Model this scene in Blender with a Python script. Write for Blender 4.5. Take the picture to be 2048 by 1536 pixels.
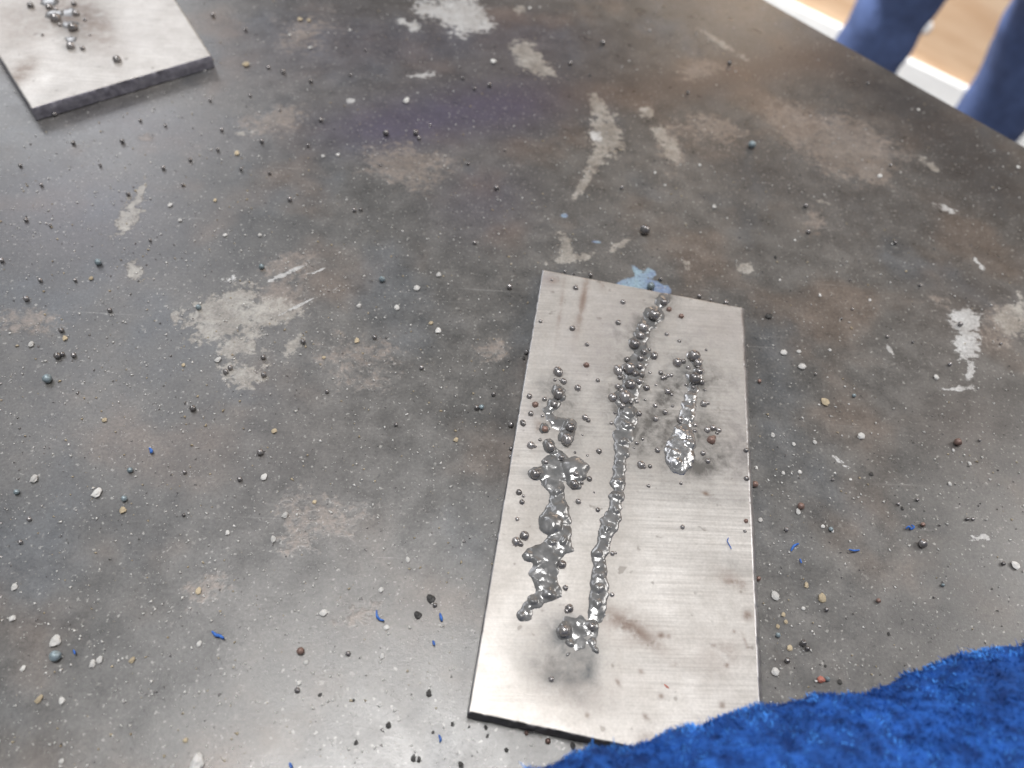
import bpy, bmesh, math, random
import numpy as np
from mathutils import Vector, Matrix, noise as mnoise

random.seed(7)
RNG = np.random.default_rng(11)
for o in list(bpy.data.objects):
    bpy.data.objects.remove(o)
SC = bpy.context.scene
COL = SC.collection

# ------------------------------------------------------------------ camera
TZ = 0.90                      # table top above the floor
PT = 0.0046                    # thickness of the steel plates
F = 1540.0                     # focal length in photo pixels (2048 wide)
CZ = TZ + PT + 0.1623          # lens height: the plate is 60 mm wide
UP = np.array([0.08346, 0.58464, 0.80699]); UP /= np.linalg.norm(UP)   # world up seen from the camera
XR = np.array([1.0, 0, 0]) - UP[0] * UP; XR /= np.linalg.norm(XR)
YF = np.cross(UP, XR)
M = np.array([XR, YF, UP])     # camera space -> world
CAMP = np.array([0.0, 0.0, CZ])
cam = bpy.data.cameras.new('camera')
cam.sensor_width = 36.0
cam.lens = 36.0 * F / 2048.0
cam.clip_start = 0.005
cam.clip_end = 60
cam.dof.use_dof = True
cam.dof.focus_distance = 0.185
cam.dof.aperture_fstop = 13.0
co = bpy.data.objects.new('camera', cam)
mw = Matrix.Identity(4)
for i in range(3):
    for j in range(3):
        mw[i][j] = M[i][j]
mw.translation = Vector(CAMP)
co.matrix_world = mw
COL.objects.link(co)
SC.camera = co

# ------------------------------------------------------------------ light (workshop interior)
w = bpy.data.worlds.new('World'); SC.world = w; w.use_nodes = True
w.node_tree.nodes['Background'].inputs[0].default_value = (0.93, 0.96, 1.0, 1)
w.node_tree.nodes['Background'].inputs[1].default_value = 0.27
SC.view_settings.view_transform = 'Standard'
SC.view_settings.look = 'None'
SC.view_settings.exposure = 0.0
SC.view_settings.gamma = 1.0
SC.view_settings.use_curve_mapping = False

def area_light(name, loc, target, sx, sy, power, color):
    l = bpy.data.lights.new(name, 'AREA')
    l.shape = 'RECTANGLE'; l.size = sx; l.size_y = sy
    l.energy = power; l.color = color
    o = bpy.data.objects.new(name, l)
    o.location = loc
    o.rotation_euler = (Vector(target) - Vector(loc)).to_track_quat('-Z', 'Y').to_euler()
    COL.objects.link(o)
    return o
area_light('ceiling_light', (-0.10, 0.17, TZ + 1.75), (-0.02, 0.03, TZ), 0.70, 0.42, 25, (1.0, 0.985, 0.97))
area_light('ceiling_light', (1.60, 0.62, TZ + 1.2), (0.05, 0.15, TZ), 0.55, 0.8, 11, (1.0, 0.97, 0.94))
area_light('ceiling_light', (-0.95, 1.25, TZ + 1.6), (-0.1, 0.15, TZ), 0.9, 0.5, 3.8, (0.90, 0.92, 1.0))
sl = bpy.data.lights.new('added_wall_spot', 'SPOT'); sl.energy = 520; sl.spot_size = math.radians(54); sl.spot_blend = 0.3; sl.shadow_soft_size = 0.08  # added spot, brightens the wall behind the legs and misses the table
so = bpy.data.objects.new('added_wall_spot', sl); so.location = (0.10, 1.80, 2.3)
so.rotation_euler = (Vector((1.0, 1.65, 0.15)) - Vector(so.location)).to_track_quat('-Z', 'Y').to_euler()
COL.objects.link(so)
area_light('added_fill_light', (-1.35, 2.3, TZ + 1.25), (-0.1, 0.2, TZ), 0.8, 0.8, 10, (0.93, 0.95, 1.0))  # added area light whose reflection brightens the second plate

# ------------------------------------------------------------------ helpers
def ray(u, v):
    return M @ np.array([(u - 1024.0) / F, -(v - 768.0) / F, -1.0])
def pix(u, v, z=TZ):
    """photo pixel -> the point of the horizontal plane z it shows"""
    d = ray(u, v)
    return CAMP + d * ((z - CZ) / d[2])
def mm_px(p):
    """metres per photo pixel at a world point"""
    return float((M.T @ (np.asarray(p) - CAMP))[2] * -1 / F)

def tag(o, label=None, cat=None, group=None, kind=None):
    if label: o['label'] = label
    if cat: o['category'] = cat
    if group: o['group'] = group
    if kind: o['kind'] = kind
    return o
def empty(name, loc):
    o = bpy.data.objects.new(name, None); o.location = loc
    o.empty_display_size = 0.02
    COL.objects.link(o); return o
def link(name, me, parent=None, loc=(0, 0, 0), mat=None, smooth=True):
    o = bpy.data.objects.new(name, me); COL.objects.link(o)
    o.location = loc
    if parent: o.parent = parent
    if mat and not me.materials: me.materials.append(mat)
    if smooth: me.shade_smooth()
    return o
def np_mesh(name, V, Fc):
    me = bpy.data.meshes.new(name)
    V = np.asarray(V, dtype=np.float32); Fc = np.asarray(Fc, dtype=np.int32)
    k = Fc.shape[1]
    me.vertices.add(len(V)); me.vertices.foreach_set('co', V.ravel())
    me.loops.add(Fc.size); me.loops.foreach_set('vertex_index', Fc.ravel())
    me.polygons.add(len(Fc))
    me.polygons.foreach_set('loop_start', np.arange(0, Fc.size, k, dtype=np.int32))
    me.polygons.foreach_set('loop_total', np.full(len(Fc), k, dtype=np.int32))
    me.update(calc_edges=True); me.validate()
    return me
def set_attr(me, name, A):
    a = me.attributes.new(name, 'FLOAT_COLOR', 'POINT')
    a.data.foreach_set('color', np.ascontiguousarray(A, dtype=np.float32).ravel())
def vnoise(x, y, seed=0):
    """smooth value noise, numpy"""
    xi = np.floor(x).astype(np.int64); yi = np.floor(y).astype(np.int64)
    xf = x - xi; yf = y - yi
    def h(a, b):
        n = (a * 374761393 + b * 668265263 + seed * 974711) & 0x7fffffff
        n = ((n ^ (n >> 13)) * 1274126177) & 0x7fffffff
        return ((n ^ (n >> 16)) & 0xffff) / 65535.0
    u = xf * xf * (3 - 2 * xf); v = yf * yf * (3 - 2 * yf)
    return (h(xi, yi) * (1 - u) + h(xi + 1, yi) * u) * (1 - v) + (h(xi, yi + 1) * (1 - u) + h(xi + 1, yi + 1) * u) * v
def fbm(x, y, octv=4, seed=0):
    s = 0; a = 0.5; t = 0
    for i in range(octv):
        s = s + a * vnoise(x * 2 ** i, y * 2 ** i, seed + i); t += a; a *= 0.5
    return s / t

class NT:
    """small node-tree writer"""
    def __init__(s, name):
        s.m = bpy.data.materials.new(name); s.m.use_nodes = True
        s.t = s.m.node_tree; s.b = s.t.nodes['Principled BSDF']
        s.out = s.t.nodes['Material Output']
        s._tc = None
    def n(s, typ, **kw):
        x = s.t.nodes.new(typ)
        for k, v in kw.items(): setattr(x, k, v)
        return x
    def put(s, sock, v):
        if isinstance(v, (int, float)): sock.default_value = v
        elif isinstance(v, (tuple, list)):
            sock.default_value = (*v, 1) if len(v) == 3 and sock.type == 'RGBA' else v
        else: s.t.links.new(v, sock)
    def obj(s):
        if not s._tc: s._tc = s.n('ShaderNodeTexCoord')
        return s._tc.outputs['Object']
    def mapping(s, rot=0, scale=(1, 1, 1), vec=None):
        m = s.n('ShaderNodeMapping'); s.put(m.inputs[0], vec or s.obj())
        m.inputs[2].default_value = (0, 0, rot); m.inputs[3].default_value = scale
        return m.outputs[0]
    def noise(s, scale, detail=3, rough=0.55, vec=None, dist=0.0):
        x = s.n('ShaderNodeTexNoise'); s.put(x.inputs['Vector'], vec or s.obj())
        x.inputs['Scale'].default_value = scale; x.inputs['Detail'].default_value = detail
        x.inputs['Roughness'].default_value = rough; x.inputs['Distortion'].default_value = dist
        return x.outputs[0]
    def math(s, op, a, b=0.0, c=0.0, clamp=False):
        x = s.n('ShaderNodeMath', operation=op, use_clamp=clamp)
        s.put(x.inputs[0], a); s.put(x.inputs[1], b); s.put(x.inputs[2], c)
        return x.outputs[0]
    def rng(s, v, a, b, c=0.0, d=1.0, smooth=True):
        x = s.n('ShaderNodeMapRange', interpolation_type='SMOOTHSTEP' if smooth else 'LINEAR')
        s.put(x.inputs[0], v)
        for i, q in enumerate((a, b, c, d)): s.put(x.inputs[i + 1], q)
        return x.outputs[0]
    def mix(s, f, a, b, mode='MIX'):
        x = s.n('ShaderNodeMix', data_type='RGBA', blend_type=mode)
        s.put(x.inputs[0], f); s.put(x.inputs[6], a); s.put(x.inputs[7], b)
        return x.outputs[2]
    def attr(s, name):
        a = s.n('ShaderNodeAttribute', attribute_name=name)
        sp = s.n('ShaderNodeSeparateColor'); s.put(sp.inputs[0], a.outputs['Color'])
        return sp.outputs[0], sp.outputs[1], sp.outputs[2], a.outputs['Alpha']
    def bump(s, h, strength, dist=0.001, normal=None):
        x = s.n('ShaderNodeBump'); x.inputs['Strength'].default_value = strength
        x.inputs['Distance'].default_value = dist; s.put(x.inputs['Height'], h)
        if normal: s.put(x.inputs['Normal'], normal)
        return x.outputs[0]
    def final(s, color=None, rough=None, metal=None, normal=None, spec=None):
        for k, v in (('Base Color', color), ('Roughness', rough), ('Metallic', metal), ('Normal', normal), ('Specular IOR Level', spec)):
            if v is not None: s.put(s.b.inputs[k], v)
        return s.m

# patches given as (u, v, semi-axis along, semi-axis across, angle in the photo, strength); turned into ellipses on the surface
def field(X, Y, patches, z, soft=False, base=-1.0):
    out = np.full(X.shape, 0.0 if soft else base)
    for (u, v, a, b, ang, st) in patches:
        c = pix(u, v, z); ca, sa = math.cos(math.radians(ang)), math.sin(math.radians(ang))
        e1 = pix(u + 0.5 * a * ca, v + 0.5 * a * sa, z) - pix(u - 0.5 * a * ca, v - 0.5 * a * sa, z)
        e2 = pix(u - 0.5 * b * sa, v + 0.5 * b * ca, z) - pix(u + 0.5 * b * sa, v - 0.5 * b * ca, z)
        A = np.linalg.inv(np.array([[e1[0], e2[0]], [e1[1], e2[1]]]))
        dx, dy = X - c[0], Y - c[1]
        p = A[0, 0] * dx + A[0, 1] * dy; q = A[1, 0] * dx + A[1, 1] * dy
        d2 = p * p + q * q
        if soft: out = out + st * np.exp(-d2 * 1.2)
        else: out = np.maximum(out, st * (1.0 - np.sqrt(d2)) if st >= 1 else (1.0 - np.sqrt(d2)) - (1 - st))
    return np.clip(out, -1, 1.5)

# ------------------------------------------------------------------ materials
def mat_table():
    t = NT('worn_blackened_steel')
    cream, pink, white, blue = t.attr('worn')
    purplish, dark, brown, light = t.attr('stain')
    big = t.noise(16, 5, 0.6); mid = t.noise(120, 6, 0.65); fine = t.noise(1300, 4, 0.7)
    col = t.mix(t.rng(big, 0.3, 0.7), (0.076, 0.075, 0.073), (0.132, 0.127, 0.121))
    tint = t.noise(31, 3, 0.5)
    col = t.mix(t.rng(tint, 0.50, 0.70, 0, 0.62), col, (0.158, 0.122, 0.098))
    tint2 = t.noise(27, 3, 0.5, vec=t.mapping(0.7, (1.3, 1, 1)))
    col = t.mix(t.rng(tint2, 0.52, 0.72, 0, 0.7), col, (0.096, 0.106, 0.118))
    col = t.mix(1.0, col, t.mix(t.rng(mid, 0.25, 0.75), (0.74, 0.74, 0.74), (1.26, 1.25, 1.24)), 'MULTIPLY')
    # soft tones: purple, brown, light, and dark with shade painted in
    col = t.mix(t.math('MULTIPLY', purplish, t.rng(mid, 0.1, 0.9, 0.6, 1.0), clamp=True), col, (0.074, 0.064, 0.104))
    col = t.mix(t.math('MULTIPLY', brown, t.rng(mid, 0.1, 0.9, 0.6, 1.0), clamp=True), col, (0.092, 0.068, 0.057))
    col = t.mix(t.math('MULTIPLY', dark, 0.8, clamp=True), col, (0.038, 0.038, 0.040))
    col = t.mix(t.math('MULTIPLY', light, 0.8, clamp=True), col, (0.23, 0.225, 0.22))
    # worn patches with ragged rims
    rag = t.noise(85, 9, 0.72, dist=0.4); rag2 = t.noise(420, 5, 0.7)
    st = t.noise(60, 6, 0.7, vec=t.mapping(0.12, (1, 22, 1)))
    rag0 = t.noise(38, 4, 0.6)
    def mask(f, a, b, streak=0.0, amp=2.6):
        v = t.math('ADD', f, t.math('MULTIPLY_ADD', rag, amp, -amp * 0.5))
        v = t.math('ADD', v, t.math('MULTIPLY_ADD', rag2, amp * .95, -amp * .475))
        v = t.math('ADD', v, t.math('MULTIPLY_ADD', rag0, amp * .5, -amp * .25))
        if streak: v = t.math('ADD', v, t.math('MULTIPLY_ADD', st, streak, -streak * 0.5))
        return t.rng(v, a, b)
    mp = mask(pink, -0.1, 0.6)
    col = t.mix(t.math('MULTIPLY', mp, t.rng(rag2, .3, .7, .35, .8)), col, t.mix(t.rng(mid, 0.3, 0.7), (0.215, 0.178, 0.152), (0.285, 0.240, 0.208)))
    mc = mask(cream, 0.05, 0.4)
    col = t.mix(t.math('MULTIPLY', mc, t.rng(rag2, .3, .65, .5, .9)), col, t.mix(t.rng(mid, 0.35, 0.7), (0.27, 0.245, 0.215), (0.42, 0.40, 0.365)))
    mwh = mask(white, 0.05, 0.3, 1.3)
    col = t.mix(t.math('MULTIPLY', mwh, 0.85), col, t.mix(t.rng(mid, 0.3, 0.7), (0.40, 0.39, 0.38), (0.58, 0.585, 0.585)))
    mb = mask(blue, 0.05, 0.35, 0.0, 1.0)
    col = t.mix(t.math('MULTIPLY', mb, 0.9), col, t.mix(t.rng(mid, 0.35, 0.65), (0.20, 0.26, 0.42), (0.30, 0.43, 0.50)))
    # scratches in several directions
    for rot, sc, th in ((0.5, (14, 900, 1), 0.70), (-0.5, (18, 1100, 1), 0.71), (1.9, (14, 1000, 1), 0.72), (0.05, (20, 1200, 1), 0.71)):
        s = t.noise(1.0, 2, 0.5, vec=t.mapping(rot, sc))
        gate = t.noise(22, 3, 0.6, vec=t.mapping(rot * 3 + 1))
        k = t.math('MULTIPLY', t.rng(s, th, th + 0.06), t.rng(gate, 0.5, 0.66))
        col = t.mix(t.math('MULTIPLY', k, 0.5), col, (0.36, 0.35, 0.34))
    # light flecks and dark pits
    fl = t.noise(950, 2, 0.5); col = t.mix(t.rng(fl, 0.63, 0.72, 0, 0.6), col, (0.42, 0.41, 0.385))
    fl2 = t.noise(420, 3, 0.6, vec=t.mapping(2.1)); col = t.mix(t.rng(fl2, 0.64, 0.72, 0, 0.4), col, (0.30, 0.285, 0.265))
    pit = t.noise(520, 3, 0.6, vec=t.mapping(1.1)); col = t.mix(t.rng(pit, 0.64, 0.74, 0, 0.6), col, (0.05, 0.048, 0.046))
    col = t.mix(1.0, col, t.mix(t.rng(fine, 0.25, 0.75, smooth=False), (0.62, 0.62, 0.62), (1.38, 1.38, 1.38)), 'MULTIPLY')
    wear = t.math('MAXIMUM', mc, t.math('MAXIMUM', mwh, mp))
    rough = t.math('ADD', t.rng(mid, 0.3, 0.7, 0.27, 0.38), t.math('MULTIPLY', wear, 0.07))
    nb = t.bump(t.noise(2600, 3, 0.7), 0.5, 0.00007)
    nb = t.bump(t.noise(60, 2, 0.4), 0.10, 0.0006, nb)
    nb = t.bump(wear, 0.35, 0.00015, nb)
    return t.final(col, rough, 0.12, nb, 0.9)

def mat_plate(name, rot):
    t = NT(name)
    soot, brown, teal, violet = t.attr('worn')
    mid = t.noise(110, 6, 0.65); fine = t.noise(1500, 3, 0.6)
    br = t.noise(1.0, 4, 0.6, vec=t.mapping(rot, (34, 1500, 1)))
    br2 = t.noise(1.0, 4, 0.6, vec=t.mapping(rot + 0.22, (60, 2200, 1)))
    br3 = t.noise(1.0, 3, 0.6, vec=t.mapping(rot - 0.75, (40, 1700, 1)))
    gate = t.rng(t.noise(26, 3, 0.6), 0.42, 0.62)
    brush = t.math('ADD', t.math('MULTIPLY', br, 0.6), t.math('MULTIPLY', t.mix(gate, br2, br3), 0.4))
    big = t.noise(34, 5, 0.65)
    col = t.mix(t.rng(mid, 0.25, 0.75), (0.44, 0.415, 0.388), (0.60, 0.578, 0.552))
    col = t.mix(1.0, col, t.mix(t.rng(big, 0.3, 0.7), (0.86, 0.85, 0.84), (1.08, 1.08, 1.08)), 'MULTIPLY')
    col = t.mix(1.0, col, t.mix(t.math('MULTIPLY_ADD', t.math('SUBTRACT', t.rng(brush, 0.34, 0.66), .6), t.rng(t.noise(45, 4, .6), .35, .65, .25, 1.0), .6), (0.82, 0.815, 0.81), (1.11, 1.11, 1.11)), 'MULTIPLY')
    col = t.mix(1.0, col, t.mix(t.rng(fine, 0.2, 0.8, smooth=False), (0.87, 0.87, 0.87), (1.13, 1.13, 1.13)), 'MULTIPLY')
    sp = t.noise(330, 2, 0.5); col = t.mix(t.rng(sp, 0.68, 0.76, 0, 0.55), col, (0.17, 0.15, 0.13))
    mv = t.math('MULTIPLY', t.rng(mid, 0.28, 0.72, 0.3, 1.25), t.rng(t.noise(260, 5, .7, dist=.5), .3, .7, .55, 1.15))
    col = t.mix(t.math('MULTIPLY', violet, mv, clamp=True), col, (0.34, 0.30, 0.305))
    col = t.mix(t.math('MULTIPLY', soot, mv, clamp=True), col, (0.105, 0.098, 0.090))
    col = t.mix(t.math('MULTIPLY', brown, t.rng(t.noise(260, 5, 0.7), 0.25, 0.6), clamp=True), col, (0.165, 0.105, 0.075))
    col = t.mix(t.math('MULTIPLY', teal, mv, clamp=True), col, (0.07, 0.08, 0.085))
    dirt = t.math('MAXIMUM', soot, t.math('MAXIMUM', teal, brown))
    rough = t.math('ADD', t.rng(brush, 0.3, 0.7, 0.36, 0.48), t.math('MULTIPLY', dirt, 0.10))
    metal = t.math('SUBTRACT', 0.34, t.math('MULTIPLY', dirt, 0.35), clamp=True)
    nb = t.bump(brush, 0.22, 0.00008); nb = t.bump(fine, 0.12, 0.00006, nb)
    return t.final(col, rough, metal, nb)

def mat_simple(name, c1, c2, scale, rough=(0.3, 0.5), metal=0.0, bump=0.0, bdist=0.0002, rnd=0.0):
    t = NT(name)
    n = t.noise(scale, 4, 0.6)
    col = t.mix(t.rng(n, 0.3, 0.7), c1, c2)
    if rnd:
        oi = t.n('ShaderNodeObjectInfo')
        col = t.mix(1.0, col, t.mix(oi.outputs['Random'], (1 - rnd,) * 3, (1 + rnd,) * 3), 'MULTIPLY')
    nb = t.bump(n, bump, bdist) if bump else None
    return t.final(col, t.rng(n, 0.3, 0.7, *rough), metal, nb)

MT = mat_table()
MP = mat_plate('brushed_mild_steel', 0.10)
MP2 = mat_plate('brushed_mild_steel_tinted', 0.7)
ME = mat_simple('sheared_steel_edge', (0.085, 0.08, 0.088), (0.20, 0.19, 0.20), 700, (0.4, 0.6), 0.3, 0.6)
MCH = mat_simple('smooth_steel_edge', (0.34, 0.34, 0.35), (0.46, 0.46, 0.47), 300, (0.28, 0.4), 0.8)
MW = mat_simple('weld_metal', (0.19, 0.19, 0.19), (0.265, 0.262, 0.26), 420, (0.15, 0.26), 0.45, 0.05, 0.0002)
MW2 = mat_simple('weld_metal_bright', (0.34, 0.335, 0.335), (0.52, 0.52, 0.52), 500, (0.15, 0.3), 0.75, 0.12, 0.0003)
MB = mat_simple('spatter_steel', (0.24, 0.226, 0.225), (0.36, 0.345, 0.34), 900, (0.13, 0.25), 0.7, 0.10, 0.0002, 0.3)
ME2 = mat_simple('sheared_edge_pale', (0.19, 0.18, 0.215), (0.32, 0.31, 0.35), 500, (0.4, 0.6), 0.2, 0.5)
MBR = mat_simple('rusty_spatter', (0.17, 0.095, 0.078), (0.28, 0.20, 0.17), 900, (0.25, 0.4), 0.3, 0.2, 0.0002, 0.2)
MBB = mat_simple('blued_spatter', (0.17, 0.21, 0.23), (0.31, 0.38, 0.41), 700, (0.2, 0.35), 0.3, 0.15, 0.0002, 0.2)
MWH = mat_simple('pale_slag', (0.50, 0.49, 0.47), (0.70, 0.69, 0.67), 700, (0.5, 0.7), 0.0, 0.4, 0.0003, 0.2)
MTN = mat_simple('tan_slag', (0.38, 0.30, 0.19), (0.60, 0.51, 0.36), 800, (0.5, 0.7), 0.0, 0.4, 0.0003, 0.2)
MRD = mat_simple('red_slag', (0.36, 0.10, 0.07), (0.52, 0.22, 0.17), 900, (0.4, 0.6), 0.0, 0.3)
MDK = mat_simple('black_scale', (0.025, 0.024, 0.024), (0.06, 0.058, 0.055), 900, (0.4, 0.6), 0.2, 0.3)
MLINT = mat_simple('blue_lint', (0.03, 0.10, 0.40), (0.06, 0.20, 0.60), 900, (0.7, 0.8))

# ------------------------------------------------------------------ the table
E0, E1 = pix(1534, 0), pix(2048, 290)
ea = (E1 - E0); ea /= np.linalg.norm(ea)            # along the table edge
eb = np.array([ea[1], -ea[0], 0.0])                   # inwards, away from the edge
if eb @ (pix(1024, 768) - E0) < 0: eb = -eb
A0, A1, B1 = -0.75, 0.45, 0.95
cor = [pix(*c) - E0 for c in ((0, 0), (0, 1536), (2048, 1536), (2048, 290), (1534, 0))]
amin, amax = min(c @ ea for c in cor) - 0.02, max(c @ ea for c in cor) + 0.03
bmax = max(c @ eb for c in cor) + 0.03
STEP = 0.0008
av = np.concatenate([np.linspace(A0, amin, 12)[:-1], np.arange(amin, amax, STEP), np.linspace(amax, A1, 6)])
bv = np.concatenate([[0.0012], np.arange(0.002, bmax, STEP), np.linspace(bmax, B1, 14)])
AA, BB = np.meshgrid(av, bv, indexing='ij')
TX = E0[0] + AA * ea[0] + BB * eb[0]; TY = E0[1] + AA * ea[1] + BB * eb[1]
na, nb_ = len(av), len(bv)
idx = np.arange(na * nb_).reshape(na, nb_)
quads = np.stack([idx[:-1, :-1], idx[1:, :-1], idx[1:, 1:], idx[:-1, 1:]], -1).reshape(-1, 4)
TC = E0 + (A0 + A1) / 2 * ea + B1 / 2 * eb; TC[2] = 0
if np.cross(ea, eb)[2] < 0: quads = quads[:, ::-1]
V = np.stack([TX - TC[0], TY - TC[1], np.full(TX.shape, TZ)], -1).reshape(-1, 3)
me = np_mesh('table_top', V, quads)
cream = [(1058, 112, 38, 22, 40, 1), (1085, 135, 34, 18, 30, .9), (1195, 215, 40, 18, 75, .9), (1212, 265, 52, 38, 70, 1.2), (1190, 320, 50, 16, 118, .95),
         (1168, 365, 40, 10, 120, .85), (1294, 225, 24, 16, 10, .75), (1320, 265, 26, 16, 60, .8), (1342, 300, 34, 20, 80, .75),
         (450, 640, 90, 62, -5, 1.2), (540, 625, 70, 30, 5, 1), (470, 690, 60, 34, 10, 1), (485, 750, 50, 38, 0, .95), (470, 600, 60, 30, -25, .9), (590, 690, 40, 20, -60, .8),
         (1130, 490, 34, 18, 65, 1), (1150, 515, 46, 14, -8, 1), (1242, 487, 40, 12, -35, .75), (1490, 536, 18, 15, 0, .75),
         (1370, 530, 26, 16, 60, .6), (1440, 85, 62, 8, 31, .95), (1040, 20, 14, 8, 0, .9), (2030, 640, 40, 46, 0, .85), (1860, 330, 40, 10, 35, .6),
         (255, 430, 60, 30, 118, .8), (265, 530, 36, 18, 60, .85), (280, 390, 50, 12, 115, .8), (490, 265, 50, 8, -8, .5), (350, 630, 14, 22, 0, .8), (1650, 405, 30, 10, 10, .6)]
pink = [(820, 330, 100, 48, 5, 1), (550, 240, 72, 28, -5, 1), (590, 520, 70, 40, -20, .7), (560, 600, 60, 40, 0, .9), (640, 1030, 110, 60, -10, .85), (430, 1165, 70, 40, -20, .8),
        (590, 1085, 60, 50, 0, .75), (700, 720, 120, 60, 10, .8), (1600, 255, 90, 44, 25, 1.1), (1690, 290, 120, 58, 20, 1.3), (1745, 340, 60, 26, 30, 1.1), (1560, 240, 50, 30, 0, .9),
        (1420, 250, 80, 40, 15, .7), (1340, 295, 60, 26, 70, .8), (300, 110, 30, 20, 0, .5), (60, 640, 70, 30, 0, .8), (2010, 650, 46, 50, 0, .9), (1400, 140, 70, 40, 0, .6), (720, 1230, 60, 30, -20, .7),
        (610, 70, 90, 60, 0, .6), (1880, 600, 60, 24, 20, .5), (1630, 440, 30, 40, 0, .6), (290, 275, 20, 14, 0, .8), (980, 700, 60, 30, 0, .5)]
white = [(930, 30, 62, 44, 20, 1.3), (860, 20, 44, 22, 10, .85), (960, 55, 44, 16, -8, 1.1), (830, 52, 14, 14, 0, .9), (805, 42, 16, 8, 0, .6), (850, 150, 50, 9, -5, .5), (1930, 640, 30, 30, 80, 1.1),
         (1932, 690, 26, 34, 0, 1), (1942, 740, 14, 30, 20, .85), (1935, 775, 30, 8, 0, .8), (1190, 270, 24, 14, 60, .7), (450, 560, 40, 14, -30, .45), (570, 548, 50, 4, -24, .9), (1900, 420, 60, 10, 25, .55), (700, 200, 14, 6, 0, .8),
         (1960, 1075, 30, 10, 0, .35), (1920, 778, 44, 5, 0, .9), (1780, 700, 22, 5, 60, .85), (1960, 530, 26, 5, 50, .75), (1690, 930, 40, 6, 35, .8), (600, 610, 70, 3, -25, .9), (640, 540, 24, 3, -20, .8)]
blue = [(1282, 553, 40, 8, 52, 1), (1285, 566, 34, 15, 5, 1.3), (1315, 575, 26, 14, 40, 1.2), (1255, 568, 22, 12, 0, 1), (1300, 548, 14, 14, 0, 1), (1330, 580, 16, 14, 40, 1), (1128, 432, 12, 8, 0, .8), (1192, 484, 20, 6, 10, .6)]
purplish = [(900, 225, 230, 60, -8, .85), (760, 260, 130, 46, 0, .5), (1040, 215, 120, 60, -10, .45), (970, 400, 110, 80, 0, .45), (610, 90, 220, 120, 0, .25), (900, 90, 300, 70, 0, .3), (150, 420, 220, 130, 0, .3), (1060, 60, 160, 60, 10, .2), (300, 250, 200, 60, 10, .2)]  # purplish tone across the far part of the table
brown = [(1560, 130, 220, 40, -12, .75), (1330, 165, 190, 50, -8, .55), (1680, 140, 120, 30, 25, .5), (1180, 190, 100, 30, 0, .3), (1930, 850, 140, 90, 0, .35), (560, 900, 200, 150, 0, .2), (1940, 620, 130, 90, 0, .3)]
dark = [(1900, 270, 200, 70, 30, .8), (1980, 370, 150, 60, 28, .7), (1800, 200, 150, 40, 30, .5), (1850, 450, 200, 60, 20, .35), (1500, 330, 150, 50, 20, .3), (1800, 1250, 300, 80, -15, .35), (1700, 140, 120, 16, 30, .4), (1560, 370, 120, 30, 25, .25), (1400, 30, 100, 20, 30, .3), (840, 1215, 22, 22, 0, .5), (870, 1195, 18, 26, 0, .5), (930, 1350, 14, 90, 5, .35), (1010, 760, 20, 200, 8, .3), (850, 1390, 22, 12, 0, .5), (830, 1430, 34, 12, -50, .5)]  # black scale at right; shade painted in beside the plate and glove
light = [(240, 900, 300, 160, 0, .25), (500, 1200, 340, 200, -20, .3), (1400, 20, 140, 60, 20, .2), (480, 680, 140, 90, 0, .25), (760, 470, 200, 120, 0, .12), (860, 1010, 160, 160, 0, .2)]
set_attr(me, 'worn', np.stack([field(TX, TY, cream, TZ), field(TX, TY, pink, TZ), field(TX, TY, white, TZ), field(TX, TY, blue, TZ)], -1))
S = [np.clip(field(TX, TY, q, TZ, True), 0, 1) for q in (purplish, dark, brown, light)]
set_attr(me, 'stain', np.stack(S, -1))  # soft tone fields, the dark one with painted shade
table = empty('welding_table', tuple(TC))
tag(table, 'large dark steel welding table top with worn pale patches and scratches', 'table')
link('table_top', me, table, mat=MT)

def tbox(name, a0, a1, b0, b1, z0, z1, mat, bev=0.0):
    bm = bmesh.new()
    pts = []
    for z in (z0, z1):
        for a, b in ((a0, b0), (a1, b0), (a1, b1), (a0, b1)):
            p = E0 + a * ea + b * eb
            pts.append(bm.verts.new((p[0] - TC[0], p[1] - TC[1], z)))
    for f in ((0, 1, 2, 3), (4, 5, 6, 7), (0, 1, 5, 4), (1, 2, 6, 5), (2, 3, 7, 6), (3, 0, 4, 7)):
        bm.faces.new([pts[i] for i in f])
    bmesh.ops.recalc_face_normals(bm, faces=bm.faces)
    if bev: bmesh.ops.bevel(bm, geom=bm.edges[:], offset=bev, segments=2, affect='EDGES', profile=0.5)
    m_ = bpy.data.meshes.new(name); bm.to_mesh(m_); bm.free()
    return link(name, m_, table, mat=mat, smooth=False)
MTE = mat_simple('table_edge_steel', (0.10, 0.085, 0.08), (0.17, 0.15, 0.145), 260, (0.45, 0.6), 0.4, 0.5)
tbox('top_slab', A0 - 0.0002, A1 + 0.0002, 0.0, B1 + 0.0002, TZ - 0.012, TZ - 0.0003, MTE, 0.0012)
for a, b in ((A0 + .06, .06), (A1 - .06, .06), (A0 + .06, B1 - .06), (A1 - .06, B1 - .06)):
    tbox('leg', a - .03, a + .03, b - .03, b + .03, 0.0, TZ - 0.0125, MTE, 0.004)

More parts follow.
